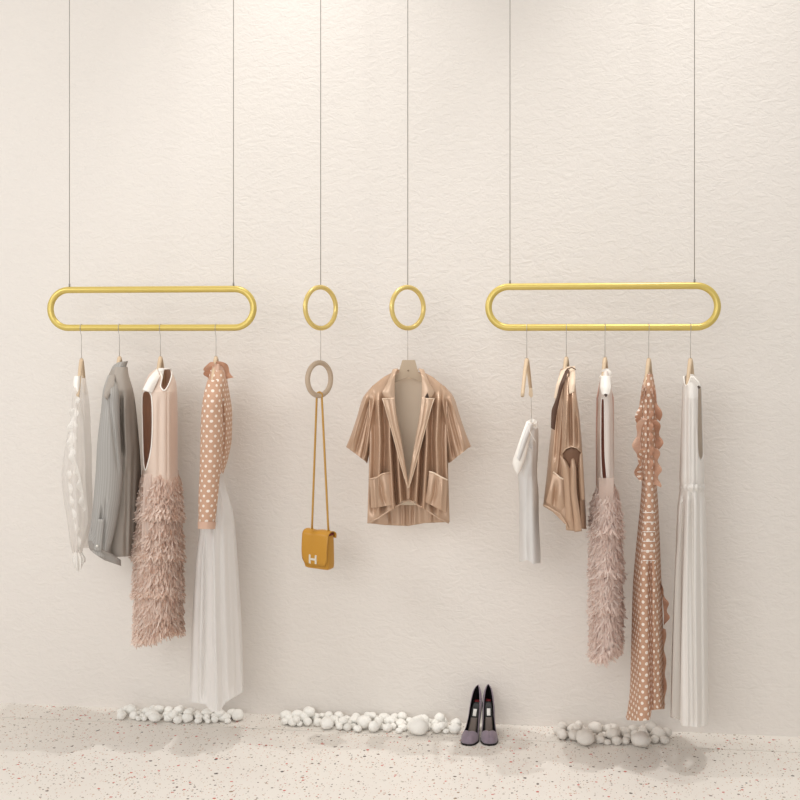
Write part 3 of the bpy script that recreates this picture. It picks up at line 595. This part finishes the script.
Cloth(fr, [(561, 371, 567, 368, -.085, .004), (556.5, 385, 562, 385, -.13, .005), (554, 398, 557.5, 400, -.135, .004)], closed=False, rows=30, cols=12).build('lapel', PIPE, rt, .003)
Cloth(fr, [(565, 372, 569.5, 369, -.10, .003), (560, 384, 563.8, 384, -.145, .003), (556.5, 398, 559.5, 399, -.15, .003), (551.8, 410, 557, 412, -.148, .003), (551, 428, 554.5, 430, -.148, .003)], closed=False, rows=40, cols=10).build('dark_facing', mat('dark_brown_facing', (92, 66, 52), .6), rt, .002)
Cloth(fr, [(566, 367, 575, 366.5, -.05, .01), (570, 372, 575.2, 371, -.09, .008), (569, 386, 575, 384, -.15, .008), (569.5, 394, 574, 392, -.165, .004)], closed=False, rows=24, cols=14).build('collar', PIPE, rt, .003)
link('collar_edge', tube([fr.Q(565, 372, -.10), fr.Q(568, 368.6, -.10), fr.Q(572, 367.4, -.10), fr.Q(575.6, 369.5, -.09)], .0022, 8), mat('brown_collar_edge', (110, 80, 62), .5), rt)
# ------------------------------------------------------------------ 9 narrow pink feather dress
fr = Frame(605, D); rt = thing('feather_dress', 'narrow pale pink slip dress with thin straps and shaggy feather skirt on the right rack', 'dress', fr.Q(605, 666), 'garments on the right rack')
slit = [(601.5, 399), (604, 399), (604.5, 420), (605, 455), (606.8, 480), (605, 488), (602.3, 478), (600.9, 455), (600.9, 420)]
bod = Cloth(fr, [(370, 602.5, 609, 0, .05), (382, 599.5, 611, 0, .085), (395, 598.5, 612.5, 0, .09), (420, 597, 613.5, 0, .10), (460, 596.5, 614, 0, .10), (500, 596.5, 615, 0, .10)], rows=170, cols=150, p=.85, cut=poly(slit), grooves=[(((611, 400), (611.5, 480)), .9, .008), (((598.5, 400), (598.3, 480)), .9, .008)])
bod.build('bodice', mat('ivory_pink_satin', (242, 232, 224), .5, trans=.1, inside=(214, 160, 144)), rt)
outline_piping(fr, slit, .0018, IVORY, 'slit_piping', rt, bod)
Cloth(fr, [(601, 376, 610, 376, -.06, .012), (600.2, 388, 611, 388, -.09, .014), (602, 395, 609, 395, -.105, .008)], closed=False, rows=20, cols=16).build('neckline_facing', IVORY, rt, .003)
slab(fr, ((603.7, 394.2), (606, 393.6), (607.8, 394.6), (606, 397.4)), -.126, -.120, 'keyhole', mat('dark_keyhole', (80, 62, 54), .7), rt)
RIB = mat('rose_brown_ribbon', (196, 156, 142), .6)
for xs, m_ in ((596.8, RIB), (613.2, RIB)):
    link('side_ribbon', tube([fr.Q(604+(xs-604)*.5, 382, -.03), fr.Q(xs+(.4 if xs < 600 else -.2), 398, -.03), fr.Q(xs-.2, 430, -.03), fr.Q(xs, 485, -.03)], .0030, 8), m_, rt)
ruffle(fr, ((602, 379), (603.5, 372), (607, 371), (610, 378)), 2.6, .004, 3, 'strap_bow', IVORY, rt, -1, v0=-.05, n=50, drop=0)
sk = Cloth(fr, [(484, 596.5, 615, 0, .10), (500, 594, 618, 0, .11), (560, 592.5, 619.5, 0, .12), (620, 592.5, 619.5, 0, .12), (646, 594, 617, 0, .12)], pleats=((7, .004, 0, .5, 1),)); sk.build('underskirt', TULLE, rt)
Cloth(fr, [(478, 599, 614, -.10, .012), (520, 599, 612, -.112, .012), (548, 600, 610, -.112, .012)], closed=False, rows=30, cols=14).build('tulle_panel', TULLE, rt)
hm = ((590, -4), (597, 6), (606, 8), (613, 0), (620, -6))
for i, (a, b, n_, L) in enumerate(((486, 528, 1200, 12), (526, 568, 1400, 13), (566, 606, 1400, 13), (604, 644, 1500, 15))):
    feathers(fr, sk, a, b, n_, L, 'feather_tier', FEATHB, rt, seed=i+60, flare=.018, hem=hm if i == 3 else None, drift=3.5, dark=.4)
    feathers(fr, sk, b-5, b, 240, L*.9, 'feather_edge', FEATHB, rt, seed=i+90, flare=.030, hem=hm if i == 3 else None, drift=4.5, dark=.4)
# ------------------------------------------------------------------ 10 ruffled polka-dot gown
fr = Frame(648, D); rt = thing('polka_dot_gown', 'long peach polka-dot gown with ruffled bodice and side flounce', 'dress', fr.Q(648, 722), 'garments on the right rack')
bod = Cloth(fr, [(374, 645.2, 652.8, 0, .06), (388, 641.8, 655.4, 0, .095), (405, 639.5, 657, 0, .10), (430, 639, 657, 0, .11), (460, 640, 657.5, 0, .11), (482, 642, 656.5, 0, .10), (505, 640.5, 658, 0, .11), (540, 637, 659.5, 0, .12), (580, 633.5, 661, 0, .13), (640, 631.5, 663, 0, .135), (690, 629.5, 664, 0, .14), (712, 626, 664.5, 0, .14)],
    rows=200, cols=150, k=.4, pleats=((6, .0025, 0, .3, 2.2),), grooves=[(((648.5, 395), (648, 480)), 1.2, .012), (((650, 560), (650.5, 620), (651.5, 715)), 2.0, .03), (((656, 600), (657, 710)), 2, .008), (((640, 600), (638, 720)), 3, -.006)],
    hem=((622, -8), (627, 8), (640, 9), (650, 8), (651.5, -2), (664, -3)))
bod.build('gown_body', POLKAD, rt)
for side, m_, w_, f_, pth in ((1, POLKAD, lambda t: 1.5+6*t, 1.6, ((646, 386), (643, 400), (642, 420))), (-1, POLKAD, lambda t: 1.5+6.5*t, 1.7, ((652, 386), (654, 400), (655.5, 418))), (1, PEACH, 7.5, 1.8, ((648, 419), (643, 425), (640.5, 438), (641.5, 452))),
        (-1, POLKAD, 7, 1.7, ((651, 420), (654.5, 427), (655.5, 436), (655, 446))), (1, POLKAD, 6.5, 1.8, ((647, 449), (642.5, 456), (641.5, 468), (643.5, 478))), (-1, PEACH, 6.5, 2.4, ((652, 447), (654, 456), (654.5, 470), (654, 484)))):
    ruffle(fr, pth, w_, .018, f_, 'bodice_ruffle', m_, rt, side, surf=bod, n=110, drop=.5)
ruffle(fr, ((650, 410), (650, 430), (650, 470)), 3.0, .014, 5, 'front_frill', POLKAD, rt, -1, v0=-.12, n=100)
ruffle(fr, ((660.5, 583), (662.5, 600), (664, 615), (663.5, 628)), lambda t: 9*math.sin(PI*min(1, t*1.05+.02))**.7*(.3+.7*t), .016, 3, 'side_flounce', POLKAD, rt, -1, v0=-.02, n=100)
ruffle(fr, ((662.5, 628), (662, 650), (663, 675), (662.5, 704)), 3.5, .012, 3, 'side_flounce', PEACH, rt, -1, v0=-.02, n=110)
for i in range(6):
    y = 512.5+i*9.6; link('waist_smocking', tube([fr.Q(xx, y, bod.at(xx, y, .003)) for xx in np.linspace(642.5, 655.5, 14)], lambda t, i=i: .0007+.0012*abs(math.sin(t*PI*4)), 6), IVORY, rt)
for xs in (645.8, 651.5):
    link('shoulder_strap', tube([fr.Q(648.7, 372, -.03), fr.Q(xs-(1 if xs < 648 else -.5), 382, -.06), fr.Q(xs-(2 if xs < 648 else -1), 394, -.10)], .0035, 8), PEACH, rt)
# ------------------------------------------------------------------ 11 white gown
fr = Frame(690, D); rt = thing('white_gown', 'long sleeveless white gown with gathered waist, last garment on the right rack', 'dress', fr.Q(690, 726), 'garments on the right rack')
arm = [(698, 386.5), (700.5, 386), (701.6, 393), (702, 415), (702.6, 440), (703, 455), (701, 460), (698.2, 455), (697.2, 435), (697.3, 410)]
nk = [(684, 372), (690.2, 372), (690, 378), (688, 384), (686, 386.5), (684.4, 384)]
bod = Cloth(fr, [(374, 687, 693, 0, .065), (378, 683.8, 696, 0, .08), (386, 682.6, 700.5, 0, .10), (398, 682, 702, 0, .12), (430, 681, 702.8, 0, .12), (460, 680, 703.6, 0, .12), (478, 679.5, 704, 0, .12), (488, 680.5, 703, 0, .11)], rows=180, cols=180, p=.85, k=.4, cut=lambda x, y: poly(arm)(x, y) or poly(nk)(x, y),
    pleats=((7, .0025, 0, .3, 1.5),), grooves=[(((686.5, 390), (686.5, 485)), 1.2, .006), (((691.5, 400), (691.5, 485)), 1.2, .007), (((695.5, 430), (696, 485)), 1.0, .006)])
bod.build('bodice', GOWN, rt)
outline_piping(fr, arm, .0016, WHITEC, 'armhole_piping', rt, bod)
link('neckline_binding', tube([fr.Q(a, b, -.09) for a, b in ((683.6, 376), (684.4, 383.5), (686.2, 386.2), (688.6, 383.6), (690.5, 378), (693, 376.5), (698, 381.5), (700.6, 386.5))], .0028, 8), IVORY, rt)
slab(fr, ((697.2, 386.2), (699.2, 385.4), (700.3, 387.6), (698.6, 389.4)), -.135, -.128, 'dart_mark', mat('dark_dart', (92, 80, 72), .7), rt)
wl = [(680, 488.5), (683, 490.8), (687, 490.3), (690, 488), (693, 489.5), (696.5, 491), (700, 490.5), (703.6, 487.5)]
Cloth(fr, [(484, 680.6, 703.6, 0, .118), (488, 679.6, 704.4, 0, .124), (492, 681, 703, 0, .112)], rows=10, cols=120, pleats=((16, .004, 0, 1, 1),)).build('gathered_waist', GOWN, rt)
sk = Cloth(fr, [(489, 680, 703.6, 0, .11), (500, 678.4, 704.8, 0, .12), (560, 675.5, 706.3, 0, .13), (640, 672.5, 707, 0, .14), (722, 671, 707.6, 0, .15)], rows=130, cols=220, pleats=((9, .005, 0, .6, 1.3),),
    grooves=[(((683, 500), (681, 560), (679, 640), (677, 722)), 2.0, .030), (((688, 495), (687, 600), (688, 720)), 1.8, -.012), (((692, 495), (693, 600), (695, 722)), 1.6, .014), (((699, 495), (701, 600), (702, 722)), 1.5, .010)], hem=((670, -5), (679, -2), (682, 4), (700, 5), (708, 2)))
sk.build('skirt', GOWN, rt)
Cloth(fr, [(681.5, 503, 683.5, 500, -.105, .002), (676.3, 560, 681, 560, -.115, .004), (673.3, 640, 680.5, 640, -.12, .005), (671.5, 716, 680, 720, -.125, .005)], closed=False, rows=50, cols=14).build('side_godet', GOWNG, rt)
# ------------------------------------------------------------------ shoes
def shoe(px, py, rot, label, flip=1):
    base = G(px, py); rt = thing('high_heel_shoe', label, 'shoe', base, 'pair of high heels')
    M = Matrix.Translation(base) @ Matrix.Rotation(rot, 4, 'Z')
    L = .195
    def hgt(s): return .0075+.106*sstep((s-.30)/.62)
    ws = [(0, .0004), (.02, .016), (.06, .024), (.12, .029), (.22, .0335), (.32, .033), (.45, .028), (.6, .0235), (.75, .0235), (.87, .0225), (.94, .0175), (.98, .008), (1, .0004)]
    hs = [(0, .004), (.02, .014), (.06, .024), (.12, .030), (.22, .036), (.32, .040), (.45, .036), (.6, .038), (.75, .048), (.87, .058), (.94, .062), (1, .064)]
    def wd(s): return np.interp(s, [a[0] for a in ws], [a[1] for a in ws])
    def ht(s): return np.interp(s, [a[0] for a in hs], [a[1] for a in hs])
    def amax(s): return PI/2 if s < .20 else (PI/2-(1.02*sstep((s-.20)/.12)) if s < .6 else .55+.95*sstep((s-.6)/.4))
    N = 70; K = 14; vs = []; fs = []
    for side in (0, 1):
        b = len(vs)
        for i in range(N):
            s = i/(N-1); am = amax(s)
            for k in range(K+1):
                a = am*k/K; x = wd(s)*math.cos(a)**.7 if a < PI/2-1e-6 else 0.0; z = hgt(s)+ht(s)*math.sin(a)
                vs.append(M @ Vector(((x if side == 0 else -x), s*L, z)))
        for i in range(N-1):
            for k in range(K):
                q = (b+i*(K+1)+k, b+i*(K+1)+k+1, b+(i+1)*(K+1)+k+1, b+(i+1)*(K+1)+k); fs.append(q if side else q[::-1])
    o = link('upper', mesh(vs, fs), SUEDE, rt); o.data.materials.append(BLACK); md = o.modifiers.new('thickness', 'SOLIDIFY'); md.thickness = .0018; md.offset = -1; md.material_offset = 1
    def strip(k, dz, name, m, s0=0, s1=1, th=.003):
        v = []; n = 50
        for i in range(n):
            s = s0+(s1-s0)*i/(n-1)
            for t in (-1, -.5, 0, .5, 1): v.append(M @ Vector((wd(s)*k*t, s*L, hgt(s)+dz)))
            for t in (1, .5, 0, -.5, -1): v.append(M @ Vector((wd(s)*k*t, s*L, hgt(s)+dz-th)))
        f = [(i*10+j, i*10+(j+1) % 10, (i+1)*10+(j+1) % 10, (i+1)*10+j) for i in range(n-1) for j in range(10)]+[tuple(range(10)), tuple((n-1)*10+j for j in range(10))[::-1]]
        return link(name, mesh(v, f), m, rt)
    strip(1.04, 0, 'sole', BLACK, th=.0075)
    strip(.86, .004, 'insole', BLACK, .1, .98)
    strip(.55, .0052, 'insole_pad', INSOLE, .2, .62, .001)
    strip(.30, .0062, 'insole_highlight', mat('painted_insole_highlight', (226, 222, 218), .4), .64, .73, .001)  # white patch painted as the highlight on the insole
    strip(.45, .0062, 'size_mark', RED, .86, .95, .001)
    P = [M @ Vector((0, L*(.93-.03*t), (hgt(.93)-.006)*(1-t))) for t in np.linspace(0, 1, 14)]
    link('heel', tube(P, lambda t: .0165*(1-t)**1.8+.0050, 14), SUEDE, rt)
    P = [M @ Vector((0, L*.90, z)) for z in (.004, 0)]
    link('heel_tip', tube(P, .0055, 12), BLACK, rt)
shoe(466.8, 746, math.radians(-10), 'left mauve suede high heel, toe forward, on the terrazzo floor')
shoe(489.6, 746, math.radians(4), 'right mauve suede high heel, toe forward, on the terrazzo floor')
# ------------------------------------------------------------------ pebbles
def pebble_mesh(seed):
    bm = bmesh.new(); bmesh.ops.create_icosphere(bm, subdivisions=3, radius=1); R = random.Random(seed); off = Vector((R.random()*50, R.random()*50, 0))
    for v in bm.verts:
        n = v.co.normalized(); v.co = n*(1+.16*noise.noise(n*1.3+off)+.05*noise.noise(n*3+off))
    zm = min(v.co.z for v in bm.verts)
    for v in bm.verts: v.co.z = (v.co.z-zm)
    for f in bm.faces: f.smooth = True
    me = bpy.data.meshes.new('pebble'); bm.to_mesh(me); bm.free(); return me
PM = [pebble_mesh(i) for i in range(7)]; PM[0].materials.append(STONE)
for p in PM[1:]: p.materials.append(STONE)
PG = []
for p in PM: q = p.copy(); q.materials.clear(); q.materials.append(STONE_SHADED); PG.append(q)
placed = []; tops = []
def pebble(x, y, r, label, group, meshes, R, flat=.85, z=0):
    o = bpy.data.objects.new('pebble', R.choice(meshes)); C.objects.link(o); o.location = (x, y, z); o.rotation_euler = (0, 0, R.uniform(0, 6.3))
    o.scale = (r*R.uniform(.95, 1.12), r*R.uniform(.85, 1.0), r*flat*R.uniform(.85, 1.05)); tag(o, label, 'pebble', group); placed.append((x, y, r))
def pebble_row(x0, x1, ymid, n, rmin, rmax, label, group, meshes, seed, bigs=(), spread=6, tilt=0):
    R = random.Random(seed)
    for (bx, by, br, lb) in bigs:
        p = G(bx, by); pebble(p.x, p.y, br, lb, group, meshes, R, .8)
    cnt = 0
    for _ in range(9000):
        if cnt >= n: break
        px = R.uniform(x0, x1); t = (px-x0)/(x1-x0); py = ymid(px)+R.uniform(-spread, spread)*(.5+.5*math.sin(PI*min(max(t, .05), .95)))
        r = R.uniform(rmin, rmax)*(1 if cnt < n*.5 else .75); p = G(px, py)
        if p.y > -r*1.15: continue
        if all(math.hypot(p.x-a, p.y-b) > (r+c)*.90 for a, b, c in placed): pebble(p.x, p.y, r, label, group, meshes, R); cnt += 1
    base = [q for q in placed if (G(x0, ymid(x0)).x < q[0] < G(x1, ymid(x1)).x)]; cnt = 0
    for _ in range(400):                             # a few lie in the dips of the row
        if cnt >= n//6: break
        a, b = R.sample(base, 2); dd = math.hypot(a[0]-b[0], a[1]-b[1])
        if dd > (a[2]+b[2])*1.25: continue
        r = R.uniform(rmin, rmax)*.85; x = (a[0]+b[0])/2; y = (a[1]+b[1])/2
        if any(math.hypot(x-q[0], y-q[1]) < r*1.7 for q in tops) or y > -r*1.2: continue
        tops.append((x, y)); pebble(x, y, r, label, group, meshes, R, z=(a[2]+b[2])*.5*.8); placed.pop(); cnt += 1
pebble_row(118, 241, lambda x: 717+(x-118)*.03, 44, .016, .027, 'small white pebble in the left row below the white skirt', 'pebbles of the left row', PM, 1, spread=5,
    bigs=((152, 718.5, .026, 'broad white pebble in the left row, near its left end'), (224, 721, .026, 'broad white pebble in the left row right under the white skirt hem')))
pebble_row(285, 457, lambda x: 722+(x-285)*.048, 74, .017, .029, 'small white pebble in the middle row left of the high heels', 'pebbles of the middle row', PM, 2, spread=6.5,
    bigs=((418, 734, .043, 'largest pebble of the middle row, broad and pale, toward the shoes'), (364, 728, .034, 'second largest pebble, round and white, in the centre of the middle row'), (327, 729, .028, 'round white pebble at the front of the middle row below the handbag')))
pebble_row(555, 667, lambda x: 737+(x-555)*.035, 40, .017, .029, 'small pebble with painted-in shade in the right row below the gowns', 'pebbles of the right row', PG, 3, spread=7,
    bigs=((585, 745, .037, 'large flat pale pebble toward the left of the right row'), (641, 747, .040, 'largest round shade-tinted pebble under the polka-dot gown'), (613, 740, .030, 'shade-tinted pebble in the middle of the right row between two larger stones')))
# ------------------------------------------------------------------ light
def area(name, loc, rot, size, power, col=(1, .95, .89), sy=None):
    l = bpy.data.lights.new(name, 'AREA'); l.size = size; l.energy = power; l.color = col
    if sy: l.shape = 'RECTANGLE'; l.size_y = sy
    o = bpy.data.objects.new(name, l); C.objects.link(o); o.location = loc; o.rotation_euler = rot; return o
def spot(name, loc, target, ang, power, r=.04, blend=.6, col=(1, .94, .86)):
    l = bpy.data.lights.new(name, 'SPOT'); l.energy = power; l.spot_size = math.radians(ang); l.spot_blend = blend; l.shadow_soft_size = r; l.color = col
    o = bpy.data.objects.new(name, l); C.objects.link(o); o.location = loc; o.rotation_euler = (Vector(target)-Vector(loc)).to_track_quat('-Z', 'Y').to_euler(); return o
for xx, e in ((-.92, 150), (.68, 155)):
    spot('main_downlight', (xx, -.50, 4.5), (xx, -.36, 0), 62, e, .025, 1.0, (1, .985, .965))
for xx, e in ((-1.05, 3), (-.25, 5), (.30, 5), (.75, 3)):
    spot('wall_washer', (xx, -1.2, 4.5), (xx, -.02, .8), 40, e*2.4, .10, .35, (1, .97, .94))
area('added_front_fill', (-1.3, -5.2, 2.1), (math.radians(84), 0, math.radians(-14)), 3.2, 76, (1, .995, .985), 2.2)  # unseen soft fill added to light wall and garments evenly
area('added_side_fill', (-3.3, -2.2, 2.5), (math.radians(72), 0, math.radians(-58)), .9, 22, (1, .985, .97))  # unseen side lamp added to rake across the folds
w = bpy.data.worlds.new('world'); bpy.context.scene.world = w; w.use_nodes = True
w.node_tree.nodes['Background'].inputs[0].default_value = (1, .997, .99, 1); w.node_tree.nodes['Background'].inputs[1].default_value = .62
sc = bpy.context.scene; sc.view_settings.view_transform = 'Standard'; sc.view_settings.look = 'None'; sc.view_settings.exposure = -.14
sc.cycles.transparent_max_bounces = 24
for o in ROOTS: del o['_w']
